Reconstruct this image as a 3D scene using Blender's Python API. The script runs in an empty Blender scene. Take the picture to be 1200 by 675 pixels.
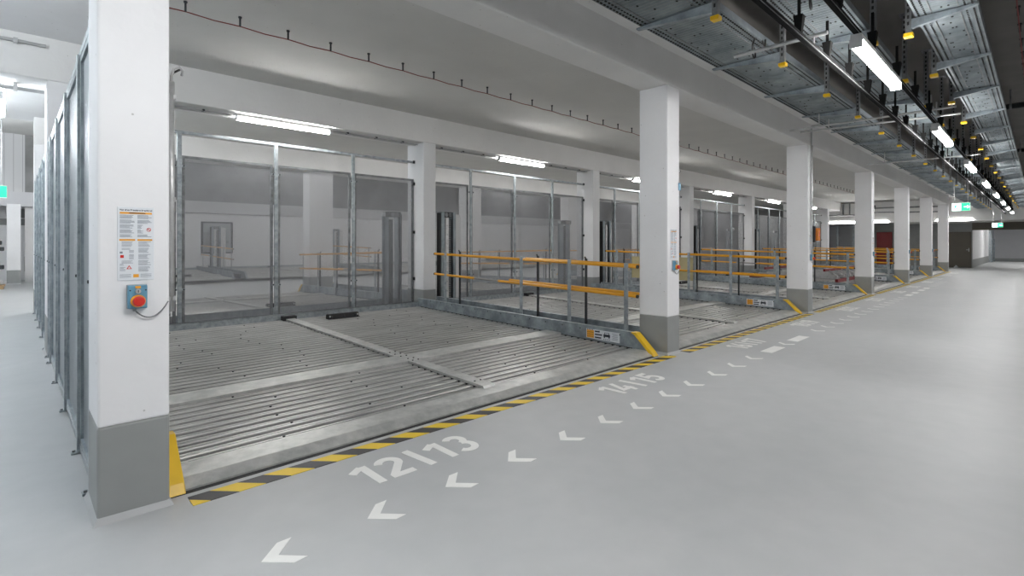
import bpy, bmesh, math, random
from mathutils import Vector
random.seed(7)
sc = bpy.context.scene
COL = sc.collection
PI = math.pi

# ------------------------------------------------------------------ materials
def new_mat(name):
    m = bpy.data.materials.new(name); m.use_nodes = True
    nt = m.node_tree; b = nt.nodes['Principled BSDF']
    return m, nt, b

def mat(name, col, rough=.6, metal=0., var=0., scale=3., bump=0., bscale=60., spec=.5, coat=0.):
    m, nt, b = new_mat(name)
    b.inputs['Roughness'].default_value = rough
    b.inputs['Metallic'].default_value = metal
    b.inputs['Specular IOR Level'].default_value = spec
    if coat: b.inputs['Coat Weight'].default_value = coat
    c4 = (col[0], col[1], col[2], 1)
    b.inputs['Base Color'].default_value = c4
    tc = nt.nodes.new('ShaderNodeTexCoord')
    if var:
        n = nt.nodes.new('ShaderNodeTexNoise'); n.inputs['Scale'].default_value = scale
        n.inputs['Detail'].default_value = 5
        nt.links.new(tc.outputs['Object'], n.inputs['Vector'])
        r = nt.nodes.new('ShaderNodeValToRGB')
        r.color_ramp.elements[0].position = .3; r.color_ramp.elements[1].position = .7
        r.color_ramp.elements[0].color = tuple(max(0, c*(1-var)) for c in col)+(1,)
        r.color_ramp.elements[1].color = tuple(min(1, c*(1+var)) for c in col)+(1,)
        nt.links.new(n.outputs['Fac'], r.inputs['Fac'])
        nt.links.new(r.outputs['Color'], b.inputs['Base Color'])
    if bump:
        n2 = nt.nodes.new('ShaderNodeTexNoise'); n2.inputs['Scale'].default_value = bscale
        nt.links.new(tc.outputs['Object'], n2.inputs['Vector'])
        bp = nt.nodes.new('ShaderNodeBump'); bp.inputs['Strength'].default_value = bump
        bp.inputs['Distance'].default_value = .01
        nt.links.new(n2.outputs['Fac'], bp.inputs['Height'])
        nt.links.new(bp.outputs['Normal'], b.inputs['Normal'])
    return m

def emis(name, col, s):
    m, nt, b = new_mat(name)
    b.inputs['Base Color'].default_value = (*col, 1)
    b.inputs['Emission Color'].default_value = (*col, 1)
    b.inputs['Emission Strength'].default_value = s
    return m

def concrete_paint(name, col, speck=True, seam=0.):
    """painted concrete: faint cloudiness and small pores"""
    m, nt, b = new_mat(name)
    b.inputs['Roughness'].default_value = .8; b.inputs['Specular IOR Level'].default_value = .3
    tc = nt.nodes.new('ShaderNodeTexCoord')
    n = nt.nodes.new('ShaderNodeTexNoise'); n.inputs['Scale'].default_value = 1.6; n.inputs['Detail'].default_value = 6
    nt.links.new(tc.outputs['Object'], n.inputs['Vector'])
    r = nt.nodes.new('ShaderNodeValToRGB')
    r.color_ramp.elements[0].position = .3; r.color_ramp.elements[1].position = .75
    r.color_ramp.elements[0].color = tuple(c*.93 for c in col)+(1,)
    r.color_ramp.elements[1].color = tuple(col)+(1,)
    nt.links.new(n.outputs['Fac'], r.inputs['Fac'])
    out = r.outputs['Color']
    if speck:
        v = nt.nodes.new('ShaderNodeTexVoronoi'); v.inputs['Scale'].default_value = 7
        nt.links.new(tc.outputs['Object'], v.inputs['Vector'])
        cr = nt.nodes.new('ShaderNodeValToRGB')
        cr.color_ramp.elements[0].position = .035; cr.color_ramp.elements[0].color = (.55, .54, .52, 1)
        cr.color_ramp.elements[1].position = .055; cr.color_ramp.elements[1].color = (1, 1, 1, 1)
        nt.links.new(v.outputs['Distance'], cr.inputs['Fac'])
        mx = nt.nodes.new('ShaderNodeMix'); mx.data_type = 'RGBA'; mx.blend_type = 'MULTIPLY'
        mx.inputs['Factor'].default_value = .8
        nt.links.new(out, mx.inputs['A']); nt.links.new(cr.outputs['Color'], mx.inputs['B'])
        out = mx.outputs['Result']
    nt.links.new(out, b.inputs['Base Color'])
    bp = nt.nodes.new('ShaderNodeBump'); bp.inputs['Strength'].default_value = .12; bp.inputs['Distance'].default_value = .02
    n3 = nt.nodes.new('ShaderNodeTexNoise'); n3.inputs['Scale'].default_value = 14
    nt.links.new(tc.outputs['Object'], n3.inputs['Vector'])
    nt.links.new(n3.outputs['Fac'], bp.inputs['Height']); nt.links.new(bp.outputs['Normal'], b.inputs['Normal'])
    return m

def galv(name, lo, hi, rough=.38, scale=9., metal=.75, stretch=(1, 1, 1)):
    m, nt, b = new_mat(name)
    b.inputs['Metallic'].default_value = metal
    tc = nt.nodes.new('ShaderNodeTexCoord')
    mp = nt.nodes.new('ShaderNodeMapping'); mp.inputs['Scale'].default_value = stretch
    nt.links.new(tc.outputs['Object'], mp.inputs['Vector'])
    v = nt.nodes.new('ShaderNodeTexNoise'); v.inputs['Scale'].default_value = scale
    v.inputs['Detail'].default_value = 8; v.inputs['Roughness'].default_value = .65
    nt.links.new(mp.outputs['Vector'], v.inputs['Vector'])
    r = nt.nodes.new('ShaderNodeValToRGB')
    r.color_ramp.elements[0].position = .35; r.color_ramp.elements[1].position = .68
    r.color_ramp.elements[0].color = (*lo, 1); r.color_ramp.elements[1].color = (*hi, 1)
    nt.links.new(v.outputs['Fac'], r.inputs['Fac'])
    nt.links.new(r.outputs['Color'], b.inputs['Base Color'])
    mr = nt.nodes.new('ShaderNodeMapRange')
    mr.inputs['To Min'].default_value = rough-.08; mr.inputs['To Max'].default_value = rough+.14
    nt.links.new(v.outputs['Fac'], mr.inputs['Value']); nt.links.new(mr.outputs['Result'], b.inputs['Roughness'])
    return m

def mesh_mat(name, col, thin, pitch=.022, ratio=.55, metal=.6, rough=.5):
    """expanded-metal sheet: diamond strands with open holes"""
    m, nt, b = new_mat(name)
    b.inputs['Base Color'].default_value = (*col, 1)
    b.inputs['Metallic'].default_value = metal; b.inputs['Roughness'].default_value = rough
    N = nt.nodes; L = nt.links
    tc = N.new('ShaderNodeTexCoord'); sp = N.new('ShaderNodeSeparateXYZ'); L.new(tc.outputs['Object'], sp.inputs['Vector'])
    def mth(op, a, c=None):
        n = N.new('ShaderNodeMath'); n.operation = op
        for i, q in enumerate((a, c)):
            if q is None: continue
            if isinstance(q, (int, float)): n.inputs[i].default_value = q
            else: L.new(q, n.inputs[i])
        return n.outputs[0]
    h = mth('ADD', sp.outputs['X'], sp.outputs['Y'])
    hs = mth('DIVIDE', h, pitch); zs = mth('DIVIDE', sp.outputs['Z'], pitch*ratio)
    def dist(o):
        f = mth('FRACT', o); d = mth('SUBTRACT', f, .5); return mth('ABSOLUTE', d)
    u = dist(mth('ADD', hs, zs)); v = dist(mth('SUBTRACT', hs, zs))
    mxv = mth('MAXIMUM', u, v)
    solid = mth('GREATER_THAN', mxv, .5-thin)
    tr = N.new('ShaderNodeBsdfTransparent'); ms = N.new('ShaderNodeMixShader')
    L.new(solid, ms.inputs['Fac']); L.new(tr.outputs[0], ms.inputs[1]); L.new(b.outputs[0], ms.inputs[2])
    L.new(ms.outputs[0], N['Material Output'].inputs['Surface'])
    return m

def floor_material():
    m, nt, b = new_mat('coated_floor')
    N = nt.nodes; L = nt.links
    tc = N.new('ShaderNodeTexCoord')
    n1 = N.new('ShaderNodeTexNoise'); n1.inputs['Scale'].default_value = .55; n1.inputs['Detail'].default_value = 6; n1.inputs['Distortion'].default_value = .4
    n2 = N.new('ShaderNodeTexNoise'); n2.inputs['Scale'].default_value = 5; n2.inputs['Detail'].default_value = 6
    n3 = N.new('ShaderNodeTexNoise'); n3.inputs['Scale'].default_value = 240
    for n in (n1, n2, n3): L.new(tc.outputs['Object'], n.inputs['Vector'])
    r = N.new('ShaderNodeValToRGB')
    r.color_ramp.elements[0].position = .3; r.color_ramp.elements[1].position = .7
    r.color_ramp.elements[0].color = (.41, .425, .432, 1); r.color_ramp.elements[1].color = (.50, .505, .51, 1)
    a = N.new('ShaderNodeMath'); a.operation = 'MULTIPLY_ADD'; a.inputs[1].default_value = .35; 
    L.new(n2.outputs['Fac'], a.inputs[0]); 
    s = N.new('ShaderNodeMath'); s.operation = 'MULTIPLY'; s.inputs[1].default_value = .65
    L.new(n1.outputs['Fac'], s.inputs[0]); L.new(s.outputs[0], a.inputs[2])
    L.new(a.outputs[0], r.inputs['Fac']); L.new(r.outputs['Color'], b.inputs['Base Color'])
    mr = N.new('ShaderNodeMapRange'); mr.inputs['To Min'].default_value = .42; mr.inputs['To Max'].default_value = .56
    L.new(n1.outputs['Fac'], mr.inputs['Value']); L.new(mr.outputs['Result'], b.inputs['Roughness'])
    bp = N.new('ShaderNodeBump'); bp.inputs['Strength'].default_value = .12; bp.inputs['Distance'].default_value = .002
    L.new(n3.outputs['Fac'], bp.inputs['Height']); L.new(bp.outputs['Normal'], b.inputs['Normal'])
    return m

def hazard_mat():
    m, nt, b = new_mat('hazard_tape')
    N = nt.nodes; L = nt.links
    tc = N.new('ShaderNodeTexCoord'); sp = N.new('ShaderNodeSeparateXYZ'); L.new(tc.outputs['Object'], sp.inputs['Vector'])
    a = N.new('ShaderNodeMath'); a.operation = 'MULTIPLY_ADD'; a.inputs[1].default_value = .95
    L.new(sp.outputs['Y'], a.inputs[0]); L.new(sp.outputs['X'], a.inputs[2])
    o_ = N.new('ShaderNodeMath'); o_.operation = 'SUBTRACT'; o_.inputs[1].default_value = 3.905; L.new(a.outputs[0], o_.inputs[0])
    d = N.new('ShaderNodeMath'); d.operation = 'DIVIDE'; d.inputs[1].default_value = .298; L.new(o_.outputs[0], d.inputs[0])
    f = N.new('ShaderNodeMath'); f.operation = 'FRACT'; L.new(d.outputs[0], f.inputs[0])
    g = N.new('ShaderNodeMath'); g.operation = 'GREATER_THAN'; g.inputs[1].default_value = .5; L.new(f.outputs[0], g.inputs[0])
    mx = N.new('ShaderNodeMix'); mx.data_type = 'RGBA'
    mx.inputs['A'].default_value = (.035, .033, .036, 1); mx.inputs['B'].default_value = (.80, .56, .03, 1)
    L.new(g.outputs[0], mx.inputs['Factor']); L.new(mx.outputs['Result'], b.inputs['Base Color'])
    b.inputs['Roughness'].default_value = .5
    return m

def ribbed_mat():
    m, nt, b = new_mat('ribbed_wall_cladding')
    N = nt.nodes; L = nt.links
    tc = N.new('ShaderNodeTexCoord'); sp = N.new('ShaderNodeSeparateXYZ'); L.new(tc.outputs['Object'], sp.inputs['Vector'])
    d = N.new('ShaderNodeMath'); d.operation = 'DIVIDE'; d.inputs[1].default_value = .25; L.new(sp.outputs['X'], d.inputs[0])
    f = N.new('ShaderNodeMath'); f.operation = 'FRACT'; L.new(d.outputs[0], f.inputs[0])
    r = N.new('ShaderNodeValToRGB')
    r.color_ramp.elements[0].color = (.30, .30, .31, 1); r.color_ramp.elements[1].color = (.56, .56, .57, 1)
    r.color_ramp.elements[0].position = .03; r.color_ramp.elements[1].position = .09
    L.new(f.outputs[0], r.inputs['Fac']); L.new(r.outputs['Color'], b.inputs['Base Color'])
    b.inputs['Roughness'].default_value = .5
    return m

M = dict(
    white=concrete_paint('white_paint', (.84, .84, .85)),
    ceil=concrete_paint('bay_ceiling_paint', (.68, .675, .655)),
    beam=concrete_paint('beam_paint', (.78, .775, .765)),
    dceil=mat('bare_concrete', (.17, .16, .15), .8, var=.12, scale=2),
    conc=mat('plain_concrete', (.22, .22, .22), .8, var=.25, scale=1.2),
    grey=mat('grey_plinth_paint', (.29, .30, .295), .55, var=.06, scale=3),
    floor=floor_material(),
    cove=mat('cove_sealant', (.55, .56, .57), .35, var=.08, scale=12),
    deck=galv('deck_galvanised', (.40, .40, .39), (.60, .60, .585), .33, 4, .62, (.5, 3, 1)),
    sheet=galv('plate_galvanised', (.44, .45, .44), (.66, .66, .64), .42, 7, .55),
    gird=galv('girder_galvanised', (.20, .23, .25), (.42, .47, .50), .42, 5, .6),
    post=galv('post_galvanised', (.26, .29, .31), (.48, .52, .54), .4, 12, .6),
    tray=galv('tray_galvanised', (.17, .20, .215), (.34, .38, .40), .42, 3, .7),
    chan=galv('channel_galvanised', (.16, .165, .17), (.30, .31, .32), .45, 10, .6),
    pipe=galv('pipe_galvanised', (.45, .46, .46), (.62, .62, .62), .35, 10, .6),
    dark=mat('dark_steel', (.035, .038, .042), .5, .3, var=.3, scale=10),
    black=mat('black_rubber_and_gap_shade', (.012, .012, .013), .55),  # rubber parts, and the painted shade in the platform gaps
    railb=mat('black_rail_coating', (.012, .012, .012), .9, spec=.1),
    slot=mat('punched_slot', (.02, .02, .02), .8),
    yel=mat('yellow_rail_paint', (.78, .36, .015), .35, var=.05, scale=5),
    yguard=mat('yellow_guard_paint', (.80, .50, .02), .38, var=.06, scale=8),
    ycap=mat('yellow_plastic_cap', (.85, .52, .01), .4),
    greypipe=mat('grey_inner_tube', (.30, .29, .28), .4, .3),
    paint=mat('white_floor_paint', (.82, .82, .80), .5, var=.04, scale=6),
    board=mat('sign_board_white', (.74, .77, .80), .35),
    ink=mat('sign_ink', (.22, .25, .30), .6),
    inkd=mat('sign_ink_dark', (.03, .035, .05), .6),
    orange=mat('orange_print', (.85, .38, .03), .5),
    red=mat('red_plastic', (.62, .025, .015), .3),
    dred=mat('dark_red_paint', (.20, .006, .008), .4),
    blue=mat('blue_box_plastic', (.13, .32, .46), .4, var=.05, scale=20),
    greyplastic=mat('grey_cable_plastic', (.38, .38, .38), .45),
    redcable=mat('red_cable', (.20, .02, .015), .5),
    brown=mat('brown_door_paint', (.13, .115, .09), .5, var=.06, scale=2),
    far=mat('far_wall_paint', (.58, .58, .60), .6, var=.04, scale=1),
    rib=ribbed_mat(),
    hazard=hazard_mat(),
    mesh=mesh_mat('expanded_metal', (.34, .345, .36), .098, metal=.35),
    mesh2=mesh_mat('expanded_metal_dense', (.33, .36, .38), .26),
    lamp=emis('tube_light', (1, .99, .98), 92),
    lampd=emis('tube_light_dim', (1, .99, .97), 75),
    lampc=emis('added_tube_light_low', (1, .99, .98), 60),
    lamps=emis('added_tube_light_strong', (1, .99, .98), 170),
    lampu=emis('added_uplight_glow', (.88, .95, 1), 200),
    lampq=emis('added_tube_light_soft', (.92, .97, 1), 80),
    lampp=emis('tube_light_cool', (.90, .96, 1), 6),
    exitw=emis('exit_white', (.75, 1, .9), 1.6),
    exitg=emis('exit_green', (.02, .62, .27), 1.1),
    house=mat('lamp_housing', (.62, .62, .62), .4),
    beacon=mat('orange_beacon_lens', (.80, .25, .04), .25, coat=.5),
    wood=mat('pallet_wood', (.35, .24, .13), .7, var=.2, scale=8),
    glassy=mat('window_glass', (.42, .44, .46), .08, .0, coat=.6),
    yplate=mat('pale_yellow_sheet', (.52, .46, .26), .4, var=.1, scale=3),
)

# ------------------------------------------------------------------ helpers
class MB:
    def __init__(s): s.bm = bmesh.new(); s.mats = []
    def mi(s, m):
        if m not in s.mats: s.mats.append(m)
        return s.mats.index(m)
    def face(s, pts, m):
        vs = [s.bm.verts.new(p) for p in pts]
        f = s.bm.faces.new(vs); f.material_index = s.mi(m); return f
    def box(s, x0, x1, y0, y1, z0, z1, m):
        P = [(x, y, z) for z in (z0, z1) for y in (y0, y1) for x in (x0, x1)]
        v = [s.bm.verts.new(p) for p in P]; k = s.mi(m)
        for q in ((0, 2, 3, 1), (4, 5, 7, 6), (0, 1, 5, 4), (2, 6, 7, 3), (0, 4, 6, 2), (1, 3, 7, 5)):
            s.bm.faces.new([v[i] for i in q]).material_index = k
        return s
    def hexa(s, bot, top, m):
        """two quads (same winding) joined"""
        a = [s.bm.verts.new(p) for p in bot]; b = [s.bm.verts.new(p) for p in top]; k = s.mi(m)
        n = len(a)
        fs = [a[::-1], b]+[[a[i], a[(i+1) % n], b[(i+1) % n], b[i]] for i in range(n)]
        for f in fs: s.bm.faces.new(f).material_index = k
        return s
    def prism(s, pts, axis, a0, a1, m):
        """pts in the two other axes; extruded along axis (0,1,2)"""
        def mk(p, t):
            q = list(p); q.insert(axis, t); return tuple(q)
        return s.hexa([mk(p, a0) for p in pts], [mk(p, a1) for p in pts], m)
    def tube(s, p0, p1, r, m, n=10, r1=None):
        p0, p1 = Vector(p0), Vector(p1); d = (p1-p0).normalized()
        up = Vector((0, 0, 1)) if abs(d.z) < .9 else Vector((1, 0, 0))
        u = d.cross(up).normalized(); w = d.cross(u)
        r1 = r if r1 is None else r1
        A = [p0+(u*math.cos(t)+w*math.sin(t))*r for t in [2*PI*i/n for i in range(n)]]
        B = [p1+(u*math.cos(t)+w*math.sin(t))*r1 for t in [2*PI*i/n for i in range(n)]]
        return s.hexa(A, B, m)
    def path(s, pts, r, m, n=8):
        pts = [Vector(p) for p in pts]; k = s.mi(m); rings = []
        for i, p in enumerate(pts):
            d = (pts[min(i+1, len(pts)-1)]-pts[max(i-1, 0)]).normalized()
            up = Vector((0, 1, 0)) if abs(d.y) < .9 else Vector((1, 0, 0))
            u = d.cross(up).normalized(); w = d.cross(u)
            rings.append([s.bm.verts.new(p+(u*math.cos(2*PI*j/n)+w*math.sin(2*PI*j/n))*r) for j in range(n)])
        for a, b in zip(rings, rings[1:]):
            for j in range(n):
                s.bm.faces.new((a[j], a[(j+1) % n], b[(j+1) % n], b[j])).material_index = k
        s.bm.faces.new(rings[0][::-1]).material_index = k; s.bm.faces.new(rings[-1]).material_index = k
        return s
    def build(s, name, parent=None, bevel=0., smooth=False, loc=(0, 0, 0)):
        bmesh.ops.recalc_face_normals(s.bm, faces=s.bm.faces)
        me = bpy.data.meshes.new(name); s.bm.to_mesh(me); s.bm.free()
        for m in s.mats: me.materials.append(m)
        if smooth:
            for p in me.polygons: p.use_smooth = True
        o = bpy.data.objects.new(name, me); COL.objects.link(o); o.location = loc
        if parent: o.parent = parent
        if bevel:
            md = o.modifiers.new('bevel', 'BEVEL'); md.width = bevel; md.segments = 2; md.limit_method = 'ANGLE'
        return o

def tag(o, label=None, cat=None, group=None, kind=None):
    if label: o['label'] = label
    if cat: o['category'] = cat
    if group: o['group'] = group
    if kind: o['kind'] = kind
    return o
def empty(name, loc, label=None, cat=None, group=None, rz=0):
    o = bpy.data.objects.new(name, None); COL.objects.link(o)
    o.location = loc; o.rotation_euler = (0, 0, rz); o.empty_display_size = .1
    return tag(o, label, cat, group)
def copy_tree(o, loc=None, label=None, rz=None, parent=None, skip=()):
    c = o.copy(); COL.objects.link(c)
    if parent: c.parent = parent
    if loc is not None: c.location = loc
    if rz is not None: c.rotation_euler = (0, 0, rz)
    if label: c['label'] = label
    for ch in list(o.children):
        if ch.name.split('.')[0] not in skip: copy_tree(ch, parent=c)
    return c
def struct(o): o['kind'] = 'structure'; return o

ORD = ['nearest', 'second', 'third', 'fourth', 'fifth', 'sixth', 'seventh', 'eighth', 'ninth', 'tenth', 'eleventh', 'twelfth',
       'thirteenth', 'fourteenth', 'fifteenth', 'sixteenth', 'seventeenth', 'eighteenth', 'nineteenth', 'twentieth',
       'twenty-first', 'twenty-second', 'twenty-third', 'twenty-fourth', 'twenty-fifth', 'twenty-sixth', 'twenty-seventh',
       'twenty-eighth', 'twenty-ninth', 'thirtieth', 'thirty-first', 'thirty-second', 'thirty-third', 'thirty-fourth', 'thirty-fifth', 'thirty-sixth']
def stroke(mb, pts, w, m, z0, z1):
    """flat painted stroke of width w along a polyline"""
    V = [Vector((p[0], p[1])) for p in pts]; L = []
    for i, p in enumerate(V):
        d0 = (V[i]-V[i-1]).normalized() if i else (V[1]-V[0]).normalized()
        d1 = (V[i+1]-V[i]).normalized() if i < len(V)-1 else d0
        n0 = Vector((-d0.y, d0.x)); n1 = Vector((-d1.y, d1.x)); n = (n0+n1)
        n = n.normalized() if n.length > .2 else n0
        k = w/2/max(.5, n.dot(n0)); L.append((p+n*k, p-n*k))
    for (a, b), (c, d) in zip(L, L[1:]):
        mb.hexa([(a.x, a.y, z0), (b.x, b.y, z0), (d.x, d.y, z0), (c.x, c.y, z0)], [(a.x, a.y, z1), (b.x, b.y, z1), (d.x, d.y, z1), (c.x, c.y, z1)], m)
def arc(cx, cy, rx, ry, a0, a1, n=14):
    return [(cx+rx*math.cos(math.radians(a0+(a1-a0)*i/n)), cy+ry*math.sin(math.radians(a0+(a1-a0)*i/n))) for i in range(n+1)]
GL = {   # strokes in a cell .56 wide and 1 high (centre lines), DIN-like
 '0': [arc(.28, .28, .2, .2, 180, 360)+[(.48, .72)]+arc(.28, .72, .2, .2, 0, 180)+[(.08, .28)]],
 '1': [[(.36, 0), (.36, .93)], [(.07, .70), (.33, .90)]],
 '2': [arc(.28, .70, .20, .215, 165, -25)+[(.10, .115)], [(.03, .08), (.52, .08)]],
 '3': [arc(.27, .705, .185, .21, 150, -75), arc(.27, .29, .20, .23, 78, -150)],
 '4': [[(.30, .97), (.07, .27), (.54, .27)], [(.40, .52), (.40, 0)]],
 '5': [[(.48, .915), (.11, .915), (.09, .52)]+arc(.27, .34, .21, .255, 130, -145)],
 '6': [[(.36, .97), (.12, .45)], arc(.28, .29, .2, .21, 0, 360, 20)],
 '7': [[(.04, .915), (.50, .915), (.24, 0)]],
 '8': [arc(.28, .715, .175, .2, 0, 360, 20), arc(.28, .29, .2, .21, 0, 360, 20)],
 '9': [[(.20, .03), (.44, .55)], arc(.28, .71, .2, .21, 0, 360, 20)],
 '/': [[(.16, 1.0), (.26, 0)]],
}
def number_mesh(txt, width, height, m):
    mb = MB(); x = 0; adv = {'/': .44, '1': .56}
    tot = sum(adv.get(c, .66) for c in txt)
    sx = width/tot
    for c in txt:
        for j, st in enumerate(GL[c]): stroke(mb, [((x+px)*sx, py*height) for px, py in st], .055, m, .0005*j, .0022+.0006*j)
        x += adv.get(c, .66)
    return mb.build('bay_number')
def text_mesh(txt, name, size, m, ext=.001, bold=0., sx=1.):
    cu = bpy.data.curves.new(name, 'FONT'); cu.body = txt; cu.size = size; cu.extrude = ext; cu.offset = bold
    to = bpy.data.objects.new(name+'_tmp', cu); COL.objects.link(to)
    bpy.context.view_layer.update()
    me = bpy.data.meshes.new_from_object(to.evaluated_get(bpy.context.evaluated_depsgraph_get()))
    bpy.data.objects.remove(to)
    for v in me.vertices: v.co.x *= sx
    me.materials.clear(); me.materials.append(m); me.name = name
    o = bpy.data.objects.new(name, me); COL.objects.link(o)
    return o

P_ = 5.78           # bay pitch
NB = 6
Y0 = 3.382          # column front
SL = .0248          # deck slope
def dz(y): return .05+SL*(y-3.5)

# ------------------------------------------------------------------ building shell
struct(MB().box(-4, 62, -5.2, 29, -.12, 0, M['floor']).build('floor'))
# ceilings
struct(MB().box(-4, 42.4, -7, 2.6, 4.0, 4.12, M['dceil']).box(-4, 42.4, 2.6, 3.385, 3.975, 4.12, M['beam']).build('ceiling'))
struct(MB().box(.95, 42.4, 3.385, 15.06, 4.1, 4.3, M['ceil']).build('ceiling'))
struct(MB().box(-4, .95, 3.385, 15.06, 4.1, 4.3, M['white']).build('ceiling'))  # whiter colour stands in for stronger light on the passage ceiling
struct(MB().box(-4, 42.4, 15.06, 29, 5.6, 5.75, M['ceil']).box(-4, 42.4, 15.06, 15.16, 4.1, 5.6, M['white']).build('ceiling'))
struct(MB().box(41.9, 62, -7, 6, 2.75, 2.9, M['ceil']).build('ceiling'))
# walls
struct(MB().box(-4, 62, -5.4, -5.2, 0, 4.1, M['white']).build('wall_right'))
struct(MB().box(-4.2, -4, -7, 29, 0, 5.7, M['white']).build('wall_left'))
wf = struct(MB().box(-4, 42, 28.4, 28.6, 0, 5.6, M['white']).build('wall_back'))
struct(MB().box(-4, .32, 26.9, 27.1, 3.42, 5.6, M['rib']).box(.32, 42, 26.9, 27.1, 3.42, 5.6, M['conc']).box(-4, 42, 26.85, 27.15, 2.88, 3.42, M['far']).build('wall_upper'))
struct(MB().box(.32, 42, 27.15, 27.3, 0, 2.88, M['white']).build('wall_rear'))
# far end of the aisle
eb = MB().box(38, 38.4, -7, 12, 2.74, 4.0, M['beam'])
struct(eb.build('wall_end'))
struct(MB().box(42, 42.3, 2.93, 28, 0, 5.6, M['grey']).box(42, 42.3, -7, 2.93, 2.3, 4.1, M['brown']).build('wall_end'))
struct(MB().box(42.3, 56, 2.93, 3.1, .5, 2.75, M['white']).box(42.3, 56, 2.925, 3.1, 0, .5, M['grey']).build('wall_side'))
struct(MB().box(60, 60.2, -7, 5, 0, 2.8, M['far']).box(59.94, 60, -7, 5, 0, .25, M['grey']).build('wall_far'))
d = struct(MB().box(41.93, 42.0, 2.97, 4.12, 0, 2.2, M['brown']).build('door_1', bevel=.01))
MB().box(41.86, 41.93, 3.06, 3.09, .98, 1.2, M['pipe']).box(41.88, 41.93, 3.05, 3.2, 1.08, 1.11, M['pipe']).build('door_handle', d)
d = struct(MB().box(41.9, 42.0, 6.9, 7.75, 0, 2.25, M['dred']).build('door_2', bevel=.01))
MB().box(41.83, 41.9, 7.0, 7.12, 1.05, 1.08, M['pipe']).build('door_handle', d)
# far window and openings
w = struct(MB().box(6.25, 6.32, 27.06, 27.15, 1.0, 2.5, M['dark']).box(7.5, 7.57, 27.06, 27.15, 1.0, 2.5, M['dark'])
           .box(6.32, 7.5, 27.06, 27.15, 2.43, 2.5, M['dark']).box(6.32, 7.5, 27.06, 27.15, 1.0, 1.07, M['dark']).build('window_1'))
MB().box(6.32, 7.5, 27.1, 27.14, 1.07, 2.43, M['glassy']).build('pane', w)
MB().box(6.32, 6.6, 27.07, 27.1, 1.07, 2.0, M['grey']).box(6.75, 7.4, 27.07, 27.1, 1.5, 1.6, M['grey']).box(6.95, 7.03, 27.07, 27.1, 1.07, 1.5, M['grey']).box(7.22, 7.3, 27.07, 27.1, 1.07, 2.1, M['grey']).build('grille', w)

# beams
def beam(x0, x1, y0, y1, z0, z1, label):
    tag(MB().box(x0, x1, y0, y1, z0, z1, M['beam']).build('ceiling_beam', bevel=.015), label, 'beam')
beam(-4, 35.32, Y0, 3.79, 3.53, 4.12, 'long pale concrete beam resting on the front row of white columns along the aisle')
beam(-4, 38, 8.9, 9.5, 3.56, 4.12, 'white concrete beam above the rear mesh fences, carried by the rear column row')
beam(.31, 38, 14.6, 15.06, 3.53, 4.12, 'concrete beam far behind the mesh fences, on the hindmost columns')

# columns -----------------------------------------------------------
def column(x0, x1, y0, y1, ztop, label, group):
    t = empty('concrete_column', ((x0+x1)/2, (y0+y1)/2, 0), label, 'column', group)
    hx, hy = (x1-x0)/2, (y1-y0)/2
    MB().box(-hx, hx, -hy, hy, .498, ztop, M['white']).build('shaft', t, bevel=.012)
    MB().box(-hx-.001, hx+.001, -hy-.001, hy+.001, 0, .5, M['grey']).build('painted_base', t, bevel=.012)
    c = .02
    MB().hexa([(-hx-c, -hy-c, 0), (hx+c, -hy-c, 0), (hx+c, hy+c, 0), (-hx-c, hy+c, 0)],
              [(-hx-.002, -hy-.002, .035), (hx+.002, -hy-.002, .03), (hx+.002, hy+.002, .035), (-hx-.002, hy+.002, .035)], M['floor']).build('floor_cove', t)
    return t
for k in range(7):
    x = (.31 if k == 0 else .32)+P_*k
    column(x, x+.315, Y0, 3.80, 3.53, ['large white square column in the left foreground with grey painted base',
        'white square column with grey base at the right end of the nearest parking bay'][k] if k < 2 else
        'white square column with grey base, %s from the camera in the front row' % (ORD[k] if k < 6 else 'seventh and last'), 'front row columns')
for k in range(7):
    x = .31+P_*k
    column(x, x+.31, 8.9, 9.5, 3.56, 'white square column carrying the rear beam, %s from the left in the rear row' % ['first', 'second', 'third', 'fourth', 'fifth', 'sixth', 'seventh'][k], 'rear row columns')
for k in range(6):
    x = .31+P_*k
    column(x, x+(.31 if k == 0 else .7), 14.6, 15.06, 3.53, 'pale column far behind the mesh fences, %s from the left in the hindmost row' % ['first', 'second', 'third', 'fourth', 'fifth', 'sixth'][k], 'hindmost columns')
column(-.17, .2, 25.85, 26.2, 2.9, 'white column with grey base at the far end of the left passage', None)

# ------------------------------------------------------------------ platforms
def rib_profile(ya, yb, n):
    pts = []; p = (yb-ya)/n
    for i in range(n):
        y = ya+i*p
        for f, h in ((0, -.060), (.20, -.060), (.23, -.006), (.27, 0), (.48, 0), (.50, -.012), (.56, -.012), (.58, 0), (.76, 0), (.80, -.006), (.83, -.060)):
            pts.append((y+f*p, h))
    pts.append((yb, -.055)); return pts
def deck_panel(x0, x1, ya, yb, n, name, root, bolts):
    mb = MB(); pr = rib_profile(ya, yb, n); k = mb.mi(M['deck'])
    prev = None
    for (y, h) in pr:
        z = dz(y)+h
        a = mb.bm.verts.new((x0, y, z)); b = mb.bm.verts.new((x1, y, z))
        c = mb.bm.verts.new((x0, y, z-.004)); d_ = mb.bm.verts.new((x1, y, z-.004))
        if prev:
            for q in ((prev[0], prev[1], b, a), (prev[2], c, d_, prev[3]), (prev[0], a, c, prev[2]), (prev[1], prev[3], d_, b)):
                mb.bm.faces.new(q).material_index = k
        prev = (a, b, c, d_)
    rnd = random.Random(int(x0*100+ya*10)); p = (yb-ya)/n
    for i in range(n):
        if i % 2 == 0:
            y = ya+(i+.62)*p; z = dz(y)
            for q in range(2):
                x = x0+.35+(x1-x0-.7)*(q+.2+.6*rnd.random())/2
                mb.tube((x, y, z-.002), (x, y, z+.006), .010, M['dark'], 6)
    return mb.build(name, root)
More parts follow.
